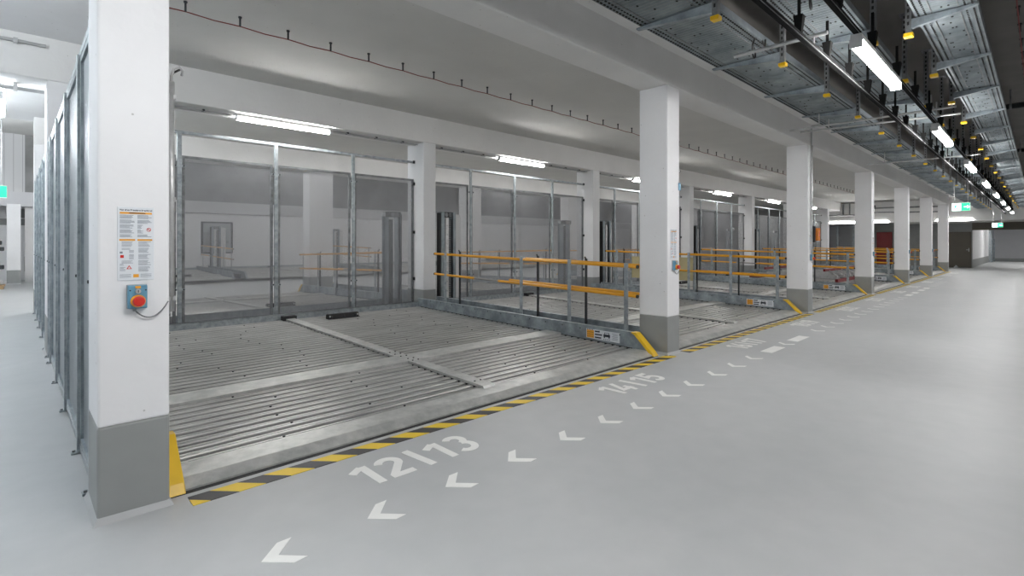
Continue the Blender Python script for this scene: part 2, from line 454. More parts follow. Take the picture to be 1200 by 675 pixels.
def make_platform(label):
    r = empty('car_platform', (0, 0, 0), label, 'parking platform', 'car lift platforms')
    xl, xr, xs0, xs1 = .66, 5.93, 3.24, 3.385
    deck_panel(xl+.06, xs0+.004, 3.74, 5.06, 11, 'deck_panel', r, 1)
    deck_panel(xs1-.004, xr-.004, 3.74, 5.06, 11, 'deck_panel', r, 1)
    deck_panel(xl+.06, xs0+.004, 5.33, 8.83, 28, 'deck_panel', r, 1)
    deck_panel(xs1-.004, xr-.004, 5.33, 8.83, 28, 'deck_panel', r, 1)
    # front entry plate with rounded nose
    MB().prism([(3.485, .004), (3.485, .016), (3.555, .050), (3.57, .056), (3.76, dz(3.76)+.006), (3.76, .012), (3.6, .004)], 0, xl, xr+.05, M['sheet']).build('entry_plate', r)
    MB().box(xl-.02, xr+.06, 3.452, 3.488, 0, .004, M['black']).build('threshold_gap_shade', r)  # black strip painting the shaded gap before the entry plate
    MB().prism([(5.04, dz(5.04)-.03), (5.04, dz(5.04)+.028), (5.34, dz(5.34)+.028), (5.34, dz(5.34)-.03)], 0, xl+.06, xr, M['sheet']).build('cross_beam', r, bevel=.003)
    # centre strip
    a, b = 3.72, 8.72
    s = MB().hexa([(xs0, a, dz(a)+.002), (xs1, a, dz(a)+.002), (xs1, b, dz(b)+.002), (xs0, b, dz(b)+.002)],
              [(xs0, a+.02, dz(a)+.030), (xs1, a+.02, dz(a)+.030), (xs1, b, dz(b)+.030), (xs0, b, dz(b)+.030)], M['sheet'])
    s.hexa([(xs0+.004, 3.75, dz(3.75)-.06), (xs1-.004, 3.75, dz(3.75)-.06), (xs1-.004, 8.7, dz(8.7)-.06), (xs0+.004, 8.7, dz(8.7)-.06)],
           [(xs0+.004, 3.75, dz(3.75)+.002), (xs1-.004, 3.75, dz(3.75)+.002), (xs1-.004, 8.7, dz(8.7)+.002), (xs0+.004, 8.7, dz(8.7)+.002)], M['black'])  # black filler painting the shade in the rib ends under the strip
    for y in (3.9, 5.0, 5.1, 5.25, 5.38, 5.5):
        for x in (3.275, 3.35):
            s.tube((x, y, dz(y)+.033), (x, y, dz(y)+.041), .011, M['dark'], 6)
    s.build('centre_strip', r, bevel=.003)
    MB().box(xs0-.04, xs1+.03, 8.7, 8.83, dz(8.7)-.0, dz(8.7)+.07, M['black']).build('strip_end_block', r)
    # rear upstand
    MB().box(xl, xr, 8.83, 8.87, .09, .275, M['post']).box(xl, xr, 8.83, 8.89, .265, .275, M['post']).build('rear_upstand', r, bevel=.003)
    # side girders
    for side, (g0, g1) in enumerate(((xl-.035, xl+.03), (5.93, 5.995))):
        top = [(3.50, .005), (3.50, .035), (3.76, dz(3.76)+.215), (8.87, dz(8.87)+.165), (8.87, .07), (6.2, .02), (3.8, .004)]
        g = MB().prism(top, 0, g0, g1, M['gird'])
        for i in range(14):
            y = 4.0+i*.34; zt = dz(y)+.15
            for xx in ((g0-.004, g0+.003) if side else (g1-.003, g1+.004),):
                g.tube((xx[0], y, zt), (xx[1], y, zt), .012, M['dark'], 6)
        g.build('side_girder', r, bevel=.004)
        xx = (g1, g1+.006) if not side else (g0-.006, g0)
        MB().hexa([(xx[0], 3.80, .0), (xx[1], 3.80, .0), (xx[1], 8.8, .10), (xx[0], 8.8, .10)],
                  [(xx[0], 3.80, dz(3.8)+.008), (xx[1], 3.80, dz(3.8)+.008), (xx[1], 8.8, dz(8.8)+.008), (xx[0], 8.8, dz(8.8)+.008)], M['black']).build('edge_gap_shade', r)
        # bright folded rim; black edge sheet above paints the shade where the ribs run out
        ye = [(3.455, 0.003), (3.495, .055), (3.73, dz(3.75)+.222), (3.80, dz(3.80)+.222), (3.80, dz(3.80)+.206), (3.755, dz(3.75)+.190), (3.53, .03), (3.53, .003)]
        MB().prism(ye, 0, g0-.035 if side else g0-.01, g1+.01 if side else g1+.03, M['yguard']).build('yellow_edge_guard', r, bevel=.004)
    # lower dark frame on the outer side
    for fx in (6.065, 6.29): MB().box(fx, fx+.04, 3.9, 8.78, .0, .16, M['dark']).build('outer_frame', r)
    # maker's plate on the girder: orange square mark, three text lines, car symbol
    xg = 5.9295
    pl = MB().prism([(4.0, dz(4.0)+.035), (4.565, dz(4.565)+.03), (4.565, dz(4.565)+.163), (4.0, dz(4.0)+.170)], 0, xg-.003, xg, M['board'])
    def q(y0, y1, z0, z1, m, o=.0045): pl.box(xg-o, xg-.002, y0, y1, z0+dz(4.25), z1+dz(4.25), m)
    q(4.43, 4.555, .045, .155, M['orange'])
    for i in range(4):
        q(4.445+i*.03, 4.46+i*.03, .158, .168, M['inkd'])
        for j in range(3): q(4.44+i*.03, 4.455+i*.03, .06+j*.03, .068+j*.03, M['inkd'], .006)
    for j, (a_, b_) in enumerate(((4.305, 4.415), (4.29, 4.415), (4.33, 4.415))): q(a_, b_, .05+j*.042, .07+j*.042, M['inkd'])
    q(4.155, 4.265, .085, .12, M['inkd']); q(4.17, 4.25, .12, .145, M['inkd']); q(4.18, 4.24, .122, .138, M['board'], .006)
    q(4.16, 4.18, .07, .085, M['inkd']); q(4.24, 4.26, .07, .085, M['inkd'])
    for j in range(4): q(4.16+j*.03, 4.175+j*.03, .045, .055, M['inkd'])
    for j in range(5): q(4.03, 4.12-.01*(j % 2), .06+j*.02, .066+j*.02, M['ink'])
    pl.build('maker_plate', r)
    return r
BAY = ['nearest', 'second', 'third', 'fourth', 'fifth', 'sixth']
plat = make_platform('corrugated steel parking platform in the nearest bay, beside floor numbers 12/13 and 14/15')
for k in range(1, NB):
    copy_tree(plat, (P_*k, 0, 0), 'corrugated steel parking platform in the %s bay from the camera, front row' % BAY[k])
RC = 18.75
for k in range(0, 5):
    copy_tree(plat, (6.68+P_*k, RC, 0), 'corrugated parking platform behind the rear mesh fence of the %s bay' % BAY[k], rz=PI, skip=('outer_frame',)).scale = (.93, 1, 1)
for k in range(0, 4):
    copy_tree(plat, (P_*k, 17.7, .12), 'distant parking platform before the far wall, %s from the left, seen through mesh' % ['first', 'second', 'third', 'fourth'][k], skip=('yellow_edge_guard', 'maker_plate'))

# handrails ---------------------------------------------------------
def zr(y): return dz(y)+1.085
def make_rail(kind, label, group):
    r = empty('handrail', (0, 0, 0), label, 'handrail', group)
    ys = (3.95, 4.95, 5.97, 8.04)
    if kind == 'A':
        for y in ys:
            MB().box(6.002, 6.014, y-.032, y+.032, dz(y)-.0, zr(y)+.045, M['post']).box(5.997, 6.02, y-.036, y+.036, dz(y)-.03, dz(y)+.10, M['post']).build('post', r, bevel=.002)
        x = 6.037
        MB().tube((x, 3.80, zr(3.80)), (x, 8.42, zr(8.42)), .023, M['yel'], 12).build('top_rail', r, smooth=False)
        l = .40
        MB().tube((x, 3.80, zr(3.8)-l), (x, 6.55, zr(6.55)-l), .022, M['yel'], 12).build('lower_rail', r)
        o = MB().tube((x, 6.3, zr(6.3)-l), (x, 7.6, zr(7.6)-l), .017, M['greypipe'], 12).build('inner_tube', r); o['label'] = 'bare grey sliding tube'
        MB().tube((x, 7.2, zr(7.2)-l), (x, 8.42, zr(8.42)-l), .022, M['yel'], 12).build('lower_rail', r)
        for y in (3.79, 8.43):
            for dl in (0, l): MB().tube((x, y-.012, zr(y)-dl), (x, y+.012, zr(y)-dl), .024, M['black'], 10).build('end_cap', r)
    else:
        for y in (4.92, 5.94, 8.06):
            MB().box(6.365, 6.395, y-.015, y+.015, .0, zr(y)+.05, M['dark']).tube((6.38, y, zr(y)+.04), (6.35, y, zr(y)+.08), .012, M['dark'], 6).build('post', r)
        x = 6.35
        MB().tube((x, 3.80, zr(3.80)), (x, 6.2, zr(6.2)), .022, M['yel'], 12).build('top_rail', r)
        MB().tube((x, 3.80, zr(3.80)-.40), (x, 6.6, zr(6.6)-.40), .022, M['yel'], 12).build('lower_rail', r)
        for dl in (0, .4): MB().tube((x, 3.77, zr(3.8)-dl), (x, 3.80, zr(3.8)-dl), .03, M['black'], 10).build('end_cap', r)
    return r
GR = 'yellow handrails between the platforms'
ra = make_rail('A', 'yellow two-bar handrail on flat grey posts along the right girder of the nearest platform', GR)
rb = make_rail('B', 'yellow handrail on thin black posts, just behind the grey-posted rail of the nearest platform', GR)
for k in range(1, NB):
    copy_tree(ra, (P_*k, 0, 0), 'yellow handrail on grey posts along the right girder of the %s platform from the camera' % BAY[k])
    if k < NB-1: copy_tree(rb, (P_*k, 0, 0), 'yellow handrail on thin black posts right of the %s platform from the camera' % BAY[k])
for k in range(0, 4):
    # behind the rear fence these rails run on the right side of each bay too
    copy_tree(rb, (12.445+P_*k, RC, 0), 'black-posted yellow handrail behind the rear mesh fence, past the %s bay' % BAY[k], rz=PI)
    copy_tree(ra, (12.0+P_*k, RC, 0), 'grey-posted yellow handrail behind the rear mesh fence of the %s bay' % BAY[k], rz=PI)
for k in range(0, 2):
    copy_tree(ra, (P_*k, 17.7, .12), 'distant yellow handrail before the far wall, %s from the left' % ['first', 'second'][k])

# lift masts --------------------------------------------------------
def make_mast(label):
    r = empty('lift_mast', (6.8, 9.12, .0), label, 'lift mast', 'lift masts at the rear of the bays')
    z1 = 2.13
    MB().box(-.33, -.29, -.25, -.16, 0, z1-.02, M['black']).build('guide_backing', r)
    c = MB().box(-.285, -.20, -.26, -.245, 0, z1, M['tray']).box(-.285, -.272, -.26, -.12, 0, z1, M['tray']).box(-.213, -.20, -.26, -.12, 0, z1, M['tray'])
    c.build('guide_channel', r)
    c = MB().box(-.175, -.10, -.27, -.25, 0, z1-.12, M['pipe'])
    for i in range(9): c.tube((-.14, -.271, .25+.2*i), (-.14, -.276, .25+.2*i), .008, M['dark'], 6)
    c.build('cover_strip', r)
    ch = MB().box(-.085, .02, -.2, -.12, 0, z1-.15, M['dark'])
    for i in range(48): ch.box(-.07, .005, -.215, -.2, .06+i*.04, .08+i*.04, M['chan'])
    ch.build('lifting_chain', r)
    MB().box(.03, .045, -.26, -.1, 0, z1, M['tray']).box(.03, .10, -.262, -.25, 0, z1, M['tray']).build('guide_channel', r)
    t = MB().box(-.20, .06, -.18, .0, z1-.10, z1+.01, M['dark']).tube((-.1, -.2, z1-.05), (-.1, .02, z1-.05), .045, M['chan'], 12).tube((.0, -.2, z1-.05), (.0, .02, z1-.05), .045, M['chan'], 12)
    t.box(.05, .12, -.24, -.2, z1-.08, z1, M['board']).build('pulley_head', r)
    MB().box(.12, .34, -.12, -.105, .12, z1-.04, M['house']).build('cover_plate', r)
    f = MB().box(-.35, .36, -.24, .1, 0, .03, M['dark']).build('foot_plate', r)
    return r
ms = make_mast('tall galvanised lift mast with chain beside the rear column left of the second bay')
mloc = ms.location.copy()
for k in list(range(1, NB-1)):
    copy_tree(ms, (6.8+P_*k, 9.12, 0), 'tall galvanised lift mast at the rear left corner of the %s bay from the camera' % BAY[k+1])
for k in range(0, 5):
    copy_tree(ms, (5.80+P_*k, RC-9.12, 0), 'lift mast just behind the rear mesh fence at the right of the %s bay' % BAY[k], rz=PI, skip=('cover_plate', 'cover_strip'))
for k in range(0, 2):
    copy_tree(ms, (6.8+P_*k, 26.7, .12), 'distant lift mast in front of the far wall, %s from the left' % ['first', 'second'][k])

# wheel stops -------------------------------------------------------
def make_stop(label):
    r = empty('wheel_stop', (0, 0, 0), label, 'wheel stop', 'black wheel stops on the platforms')
    b = MB().prism([(-.06, 0), (.06, 0), (.045, .085), (-.045, .085)], 0, -.28, .28, M['black'])
    for x in (-.22, 0, .22): b.box(x-.02, x+.02, -.068, .068, .02, .06, M['dark'])
    b.build('stop_bar', r, bevel=.012)
    MB().tube((-.25, -.052, .05), (-.25, -.058, .05), .016, M['pipe'], 8).tube((.25, -.052, .05), (.25, -.058, .05), .016, M['pipe'], 8).build('bolt', r)
    return r
st = make_stop('black rubber wheel stop lying on the rear right half of the nearest platform')
st.location = (4.09, 8.42, dz(8.42)+.001)
for (x, y, l) in ((1.65, 10.35, 'black wheel stop behind the first mesh panel of the nearest bay'),
                  (3.95, 10.9, 'black wheel stop behind the middle mesh panel of the nearest bay'),
                  (15.65, 8.1, 'black wheel stop at the rear of the third bay')):
    yy = y if y < 9 else RC-y
    copy_tree(st, (x, y, dz(yy)+.001), l)
copy_tree(st, (4.6, 22.6, dz(4.9)+.121), 'tiny dark wheel stop far off before the far wall, seen through mesh')

# ------------------------------------------------------------------ mesh fences
def fence_panel(r, a0, a1, z0, z1, horiz, m, pos=0.):
    """one framed mesh panel; horiz 'x' runs along x at y=pos, 'y' runs along y at x=pos"""
    def bx(mb, u0, u1, w0, w1, q0, q1, mm):
        if horiz == 'x': mb.box(u0, u1, pos+w0, pos+w1, q0, q1, mm)
        else: mb.box(pos+w0, pos+w1, u0, u1, q0, q1, mm)
    f = MB(); t = .038
    FM = M['chan'] if horiz == 'x' else M['gird']
    bx(f, a0, a0+t, -.018, .018, z0, z1, FM); bx(f, a1-t, a1, -.018, .018, z0, z1, FM)
    bx(f, a0+t, a1-t, -.018, .018, z0, z0+t, FM); bx(f, a0+t, a1-t, -.018, .018, z1-t, z1, FM)
    fr = f.build('panel_frame', r)
    g = MB(); bx(g, a0+t-.005, a1-t+.005, -.002, .002, z0+t-.005, z1-t+.005, m)
    g.build('mesh_sheet', fr)
def make_rear_fence(label):
    r = empty('mesh_fence', (0, 0, 0), label, 'fence', 'mesh fences at the rear of the bays')
    y = 9.26
    posts = (1.83, 3.26, 4.69)
    MB().box(.62, 6.10, y-.03, y+.012, 3.155, 3.20, M['post']).build('top_rail', r, bevel=.003)
    MB().box(.62, 6.10, y-.03, y+.02, .10, .19, M['gird']).build('bottom_rail', r, bevel=.003)
    for x in posts:
        p = MB().box(x-.03, x+.03, y-.06, y-.03, .0, 3.16, M['post']).build('post', r, bevel=.003)
        for z in (.75, 2.65): MB().box(x-.075, x+.075, y-.066, y-.058, z-.015, z+.015, M['post']).tube((x-.055, y-.062, z), (x-.055, y-.082, z), .012, M['dark'], 6).tube((x+.055, y-.062, z), (x+.055, y-.082, z), .012, M['dark'], 6).build('clamp', p)
    for a, b in ((.64, 1.79), (1.87, 3.22), (3.30, 4.65), (4.73, 6.07)):
        fence_panel(r, a, b, .20, 2.82, 'x', M['mesh'], y)
    for z in (.72, 1.7, 2.72, 3.18): MB().box(6.05, 6.10, y-.05, y-.02, z-.03, z+.03, M['dark']).build('wall_bracket', r)
    return r
fe = make_rear_fence('tall galvanised mesh fence closing the rear of the nearest bay')
for k in range(1, NB):
    copy_tree(fe, (P_*k, 0, 0), 'tall galvanised mesh fence closing the rear of the %s bay from the camera' % BAY[k])
def side_fence(ys, label):
    r = empty('mesh_fence', (.35, ys[0], 0), label, 'fence', 'mesh fences along the left passage')
    o = ys[0]
    MB().box(-.02, .03, 0, ys[-1]-o, 2.74, 2.79, M['post']).build('top_rail', r, bevel=.003)
    MB().box(-.02, .03, 0, ys[-1]-o, .02, .07, M['post']).build('bottom_rail', r, bevel=.003)
    for y in ys:
        MB().box(-.035, .03, y-o-.03, y-o+.03, 0, 2.76, M['post']).box(-.042, -.03, y-o-.006, y-o+.006, 1.22, 1.24, M['dark']).build('post', r, bevel=.003)
        MB().box(-.065, .0, y-o-.03, y-o+.03, 0, .012, M['post']).tube((-.05, y-o, .01), (-.05, y-o, .022), .01, M['chan'], 6).build('foot_plate', r)
    for a, b in zip(ys, ys[1:]):
        fence_panel(r, a-o+.035, b-o-.035, .075, 2.735, 'y', M['mesh2'], 0)
    return r
side_fence([3.86, 4.66, 5.91, 7.16, 8.41, 8.85], 'galvanised mesh fence along the left passage beside the foreground column')
side_fence([9.55, 10.8, 12.05, 13.3, 14.55], 'farther mesh fence along the left passage behind the second passage column')

# ------------------------------------------------------------------ lamps
def lamp(x0, x1, y, z, m, label, group, mount):
    r = empty('strip_light', ((x0+x1)/2, y, z), label, 'light', group)
    h = (x1-x0)/2
    MB().box(-h, h, -.04, .04, -.005, .045, M['house']).build('housing', r, bevel=.006)
    MB().prism([(-.042, -.005), (.042, -.005), (.036, -.05), (.018, -.062), (-.018, -.062), (-.036, -.05)], 0, -h+.012, h-.012, m).build('diffuser', r)
    for a, b in ((-h-.004, -h+.012), (h-.012, h+.004)): MB().box(a, b, -.044, .044, -.062, .0, M['house']).build('end_cap', r)
    if m == M['lampp']:
        MB().box(-h+.012, h-.012, -.045, .045, .046, .075, M['lampu']).build('added_uplight', r)  # upward glow added to brighten the passage ceiling
    if mount:
        for x in (-h*.6, h*.6): MB().box(x-.02, x+.02, -.012, .012, .045, mount, M['dark']).build('bracket', r)
    return r
ax = [.5] + [4.64+4.19*i for i in range(8)]  # first lamp is out of view, added as fill
for i, x in enumerate(ax):
    lamp(x, x+1.57, .99, 3.02, M['lamp'], ('bright strip light under the cable trays, %s one ahead of the camera' % ORD[i-1]) if i else
         'unseen fill strip light added over the aisle beside the camera', 'strip lights in the aisle', .05)
for k in range(NB):
    lamp(2.58+P_*k, 4.14+P_*k, 9.05, 3.515, M['lampd'], 'strip light on the soffit above the rear fence of the %s bay' % BAY[k], 'strip lights under the rear beam', 0)
for i, x in enumerate((1.5, 7, 13, 19, 25)):
    lamp(x, x+1.57, 18.0, 4.1, M['lamps'], 'unseen strip light added over the distant second aisle, %s from the left' % ORD[i], 'added strip lights over the second aisle', 1.49)  # added out of view to light the far wall
    if i < 4: lamp(x+1, x+2.57, 9.66, 4.0, M['lampc'], 'hidden strip light added on the ceiling just behind the rear beam, %s from the left' % ORD[i], 'added strip lights behind the rear beam', .10)  # added out of sight to brighten the row behind the fence
for i, (y, z) in enumerate(((1.2, 3.2), (5.6, 3.3), (12.6, 3.4), (17.6, 4.4), (22.5, 4.4))):
    lamp(-2.4, -.83, y, z, M['lampp'] if i else M['lampq'], 'unseen strip light added across the left passage, %s from the camera' % ORD[i], 'added strip lights in the left passage', {0: .79, 1: .79, 2: .69, 3: 1.19, 4: 1.19}[i])  # lamps added outside the view to brighten the passage
r = lamp(-.7, .7, 0, 0, M['lampp'], 'strip light at the upper left edge, along the left passage below the beam', None, .3)
r.location = (-.13, 10.2, 3.42); r.rotation_euler = (0, 0, PI/2)
for i, (x, yy) in enumerate(((44, -.5), (49, 1.2), (55, 1.2), (50, -2.5))):
    lamp(x, x+1.57, yy, 2.66, M['lampc'], 'added strip light in the low room past the far end of the aisle, %s one' % ORD[i], 'added strip lights in the far room', .09)  # lamps added to brighten the far room
def yrot_lamp(y0, label):
    r = lamp(-.78, .78, 0, 0, M['lampd'], label, 'strip lights on the end beam', 0)
    r.location = (37.93, y0, 2.86); r.rotation_euler = (0, 0, PI/2)
yrot_lamp(3.4, 'strip light on the end beam just right of the last front column')
yrot_lamp(7.2, 'strip light on the end beam between the fourth and fifth columns')
yrot_lamp(8.9, 'strip light on the end beam left of the fourth column')

# soffit conduits under the rear beam
for k in range(NB):
    r = empty('soffit_conduit', (.62+P_*k, 9.0, 3.53), 'thin conduit pair clipped along the soffit above the %s rear fence' % BAY[k], 'conduit', 'conduits under the rear beam')
    MB().tube((0, 0.12, .005), (5.48, .12, .005), .011, M['greyplastic'], 6).build('pipe', r)
    MB().tube((0, .2, .005), (5.48, .2, .005), .014, M['pipe'], 6).build('pipe', r)
    c = MB()
    for i in range(9): c.box(.3+i*.6, .33+i*.6, .10, .22, .0, .028, M['dark'])
    c.build('clip', r)

# ------------------------------------------------------------------ cable trays
XT = 38.0
def cable_tray(ya, yb, z, label):
    r = empty('cable_tray', (0, 0, z), label, 'cable tray', 'galvanised cable trays under the ceiling')
    x0 = -2.0
    b = MB(); k = b.mi(M['tray']); n = int((XT-x0)/.05)
    # ribbed bottom sheet: fine transverse corrugation
    prev = None
    for i in range(n*2+1):
        x = x0+(XT-x0)*i/(n*2); zz = -.008 if i % 2 else 0.
        cur = [b.bm.verts.new((x, y, zz)) for y in (ya+.05, yb-.05)]
        if prev: b.bm.faces.new((prev[0], prev[1], cur[1], cur[0])).material_index = k
        prev = cur
    b.build('tray_bottom', r)
    for (y0, y1, yo) in ((ya, ya+.05, ya), (yb-.05, yb, yb)):
        e = MB().box(x0, XT, y0, y1, -.001, .003, M['tray']).box(x0, XT, yo-.0015, yo+.0015, 0, .06, M['tray'])
        e.build('tray_edge', r)
    # punched slots as rows (near part only is large enough to read)
    s = MB()
    for i in range(330):
        x = 2.0+i*.045
        for y in (ya+.025, ya+.07, yb-.07, yb-.025): s.box(x, x+.022, y-.006, y+.006, -.0095, -.002, M['slot'])
    rng = random.Random(5)
    for i in range(int((20-2)/.15)):
        x = 2+i*.15
        for q in range(2):
            y = ya+.12+(yb-ya-.24)*rng.random(); s.box(x, x+.02, y-.006, y+.006, -.0085, -.004, M['slot'])
    o = s.build('punched_slots', r); o['kind'] = 'stuff'
    rail = MB()
    for y in (ya+.11, yb-.11): rail.box(x0, XT, y-.004, y+.004, -.009, -.001, M['chan'])
    rail.build('stiffening_bead', r)
cable_tray(1.86, 2.50, 3.40, 'widest galvanised cable tray, closest to the long front beam')
cable_tray(1.10, 1.53, 3.40, 'galvanised cable tray directly above the row of strip lights')
cable_tray(.36, .75, 3.40, 'galvanised cable tray on the right, beyond the strip lights')
def make_hanger(width, dirn, label, group):
    r = empty('tray_hanger', (0, 0, 0), label, 'tray hanger', group)
    c = MB().box(-.025, -.02, -.022, .022, 3.27, 4.0, M['chan']).box(-.025, .025, -.022, -.018, 3.27, 4.0, M['chan']).box(-.025, .025, .018, .022, 3.27, 4.0, M['chan'])
    for i in range(12): c.box(-.0265, -.019, -.008, .008, 3.34+i*.055, 3.37+i*.055, M['slot'])
    c.box(-.06, .06, -.05, .05, 3.99, 4.0, M['chan']).build('slotted_channel', r)
    w = width*dirn
    MB().hexa([(-.022, 0, 3.305), (.022, 0, 3.305), (.022, w, 3.375), (-.022, w, 3.375)] if dirn > 0 else [(.022, 0, 3.305), (-.022, 0, 3.305), (-.022, w, 3.375), (.022, w, 3.375)],
              [(-.022, 0, 3.389), (.022, 0, 3.389), (.022, w, 3.389), (-.022, w, 3.389)] if dirn > 0 else [(.022, 0, 3.389), (-.022, 0, 3.389), (-.022, w, 3.389), (.022, w, 3.389)], M['gird']).build('cantilever_arm', r)
    MB().box(-.035, .035, -.035, .035, 3.24, 3.275, M['ycap']).build('end_cap', r, bevel=.006)
    return r
HG = (('left', 1.815, .72, 1), ('middle', 1.055, .50, 1), ('right', .80, -.45, -1))
for nm, y, w, d_ in HG:
    h = make_hanger(abs(w), d_, 'slotted hanger with yellow cap carrying the %s cable tray, nearest to the camera' % nm, 'hangers of the %s cable tray' % nm)
    hx0 = 4.04 if nm == 'left' else 5.57
    h.location = (hx0, y, 0)
    for i in range(1, 22 if nm == 'left' else 21):
        copy_tree(h, (hx0+1.53*i, y, 0), 'slotted hanger with yellow cap carrying the %s cable tray, %s from the camera' % (nm, ORD[i]))
# lighting rails with black clamps
def light_rail(y, z, label, xs):
    r = empty('lighting_rail', (0, y, z), label, 'rail', 'black rails under the cable trays')
    MB().box(-2, 37.8, -.016, .016, -.02, .02, M['railb']).box(-2, 37.8, -.019, -.016, -.012, -.006, M['chan']).build('rail_bar', r)
    for x in xs:
        MB().hexa([(x-.02, -.02, .02), (x+.02, -.02, .02), (x+.02, .02, .02), (x-.02, .02, .02)],
                  [(x-.034, -.034, .15), (x+.034, -.034, .15), (x+.034, .034, .15), (x-.034, .034, .15)], M['railb']).box(x-.01, x+.01, -.01, .01, .15, 3.40-z, M['railb']).build('clamp', r)
light_rail(1.30, 3.06, 'black rail with cone-shaped clamps, left of the strip lights', [.6+.75*i for i in range(48)])
light_rail(.99, 3.085, 'black rail that carries the aisle strip lights', [1.0+1.05*i for i in range(34)])
# looped cables on the trays
for i, (x, y) in enumerate(((3.2, 2.05), (5.1, 1.85), (4.35, 1.15))):
    pts = [(x+.09*math.cos(t), y+.015*t, 3.33+.09*math.sin(t)) for t in [j*.5 for j in range(15)]]
    tag(MB().path([(x+.1, y, 3.42)]+pts, .008, M['black']).build('cable_loop', smooth=True), 'small black cable loop hanging below the %s' %
        ['widest tray, nearest the top of the photo', 'inner edge of the widest tray', 'tray above the first strip light'][i], 'cable', 'loops of black cable')
# tubes crossing between trays
tag(MB().tube((4.72, 1.20, 3.16), (4.72, 1.95, 3.16), .016, M['pipe'], 10).tube((4.72, 1.3, 3.08), (4.72, 1.3, 3.16), .008, M['pipe'], 6).build('cross_tube'),
    'pale galvanised tube crossing from the rail to the widest tray near the photo top', 'tube')
for i, x in enumerate((8.6, 9.1)):
    tag(MB().tube((x, .75, 3.2), (x, 2.7, 3.2+.05*i), .014, M['pipe'], 8).tube((x, 1.0, 3.2), (x, 1.0, 3.4), .008, M['pipe'], 6).tube((x, 2.3, 3.22), (x, 2.3, 3.4), .008, M['pipe'], 6).build('cross_tube'),
        'thin pale tube crossing below the trays, %s of the pair' % ['nearer', 'farther'][i], 'tube', 'pair of tubes crossing below the trays')
tag(MB().tube((13.2, .8, 3.16), (13.2, 2.6, 3.16), .014, M['pipe'], 8).tube((13.2, 1.3, 3.16), (13.2, 1.3, 3.4), .008, M['pipe'], 6).tube((13.2, 2.3, 3.16), (13.2, 2.3, 3.4), .008, M['pipe'], 6).build('cross_tube'), 'distant thin tube crossing below the trays beyond the third column', 'tube')
# ceiling pipes right of the trays
for i, x in enumerate((11.8, 17.5, 24)):
    r = empty('ceiling_pipe', (x, .35, 3.72), 'dark steel pipe running right below the ceiling, %s from the camera' % ORD[i], 'pipe', 'dark ceiling pipes right of the trays')
    MB().tube((0, .1, 0), (0, -4.0, 0), .045, M['dark'], 12).build('pipe', r, smooth=True)
    c = MB()
    for y in (0, -.9, -1.9): c.box(-.015, .015, y-.01, y+.01, .03, .28, M['chan']).tube((0, y-.015, 0), (0, y+.015, 0), .055, M['chan'], 12)
    c.build('pipe_hanger', r)
# ceiling alarm cables with clips
def clip_line(x0, x1, y, z, pitch, label, ztop):
    r = empty('red_cable', (0, y, z), label, 'cable', 'red cables clipped below the ceilings')
    n = int((x1-x0)/pitch); pts = []
    for i in range(n):
        x = x0+i*pitch; pts += [(x, 0, 0), (x+pitch*.5, 0, -.012)]
    MB().path(pts, .0065, M['redcable'], 6).build('cable', r)
    for i in range(min(n, 60)):
        x = x0+i*pitch
        MB().tube((x, 0, -.004), (x, 0, ztop-z-.003), .011, M['dark'], 6).tube((x, 0, ztop-z-.02), (x, 0, ztop-z-.003), .02, M['dark'], 6).build('clip', r)
clip_line(.80, 32, 6.5, 3.985, .548, 'thin dark red cable on black clips across the ceiling of the parking bays', 4.1)
clip_line(4.0, 24, .17, 3.90, .62, 'red cable on clips along the dark ceiling at the right edge', 4.0)

# ------------------------------------------------------------------ exit signs
def exit_sign(loc, rz, w, h, ztop, label, arrow_left=False, half=False):
    r = empty('exit_sign', loc, label, 'exit sign', 'green illuminated exit signs', rz=rz)
    # local: faces -y, x to the right seen from the front
    MB().box(-w/2, w/2, -.03, .03, -h/2, h/2, M['exitw']).box(-w/2-.012, w/2+.012, -.022, .022, h/2, h/2+.02, M['house']).build('light_box', r)
    y = -.032; s = h
    g = MB()
    def poly(pts, m, yy=y): g.prism([(p[0]*s, p[1]*s) for p in pts], 1, yy, yy+.003, m)
    cx0 = 0 if not half else -w/2/s
    # green right half with white arrow
    poly([(.02, -.5), (w/2/s, -.5), (w/2/s, .5), (.02, .5)], M['exitg'])
    poly([(.30, .06), (.62, .06), (.62, .22), (.95, 0), (.62, -.22), (.62, -.06), (.30, -.06)], M['exitw'], y-.003)
    # running man on left half
    ox = -.55
    poly([(ox-.05, .26), (ox+.05, .26), (ox+.07, .33), (ox+.05, .41), (ox-.05, .41), (ox-.07, .33)], M['exitg'])
    poly([(ox-.1, .20), (ox+.12, .22), (ox+.06, -.08), (ox-.08, -.06)], M['exitg'])
    poly([(ox-.08, -.03), (ox+.0, -.08), (ox-.16, -.40), (ox-.30, -.38), (ox-.28, -.32), (ox-.19, -.32)], M['exitg'])
    poly([(ox-.02, -.05), (ox+.07, -.07), (ox+.22, -.18), (ox+.2, -.42), (ox+.13, -.42), (ox+.13, -.2)], M['exitg'])
    poly([(ox+.08, .20), (ox+.12, .22), (ox+.27, .05), (ox+.23, .02)], M['exitg'])
    poly([(ox-.1, .20), (ox-.06, .16), (ox-.22, .08), (ox-.30, .12), (ox-.29, .16), (ox-.22, .14)], M['exitg'])
    g.build('pictogram', r)
    for x in (-w*.38, w*.38):
        MB().tube((x, 0, h/2+.02), (x, 0, ztop-loc[2]), .009, M['pipe'], 8).build('hanging_rod', r)
exit_sign((20, 1.64, 2.54), -PI/2, .40, .22, 3.4, 'green and white exit sign hanging over the aisle, the nearer of two')
exit_sign((36, 1.55, 2.41), -PI/2, .40, .20, 3.4, 'green and white exit sign hanging at the far end of the aisle')
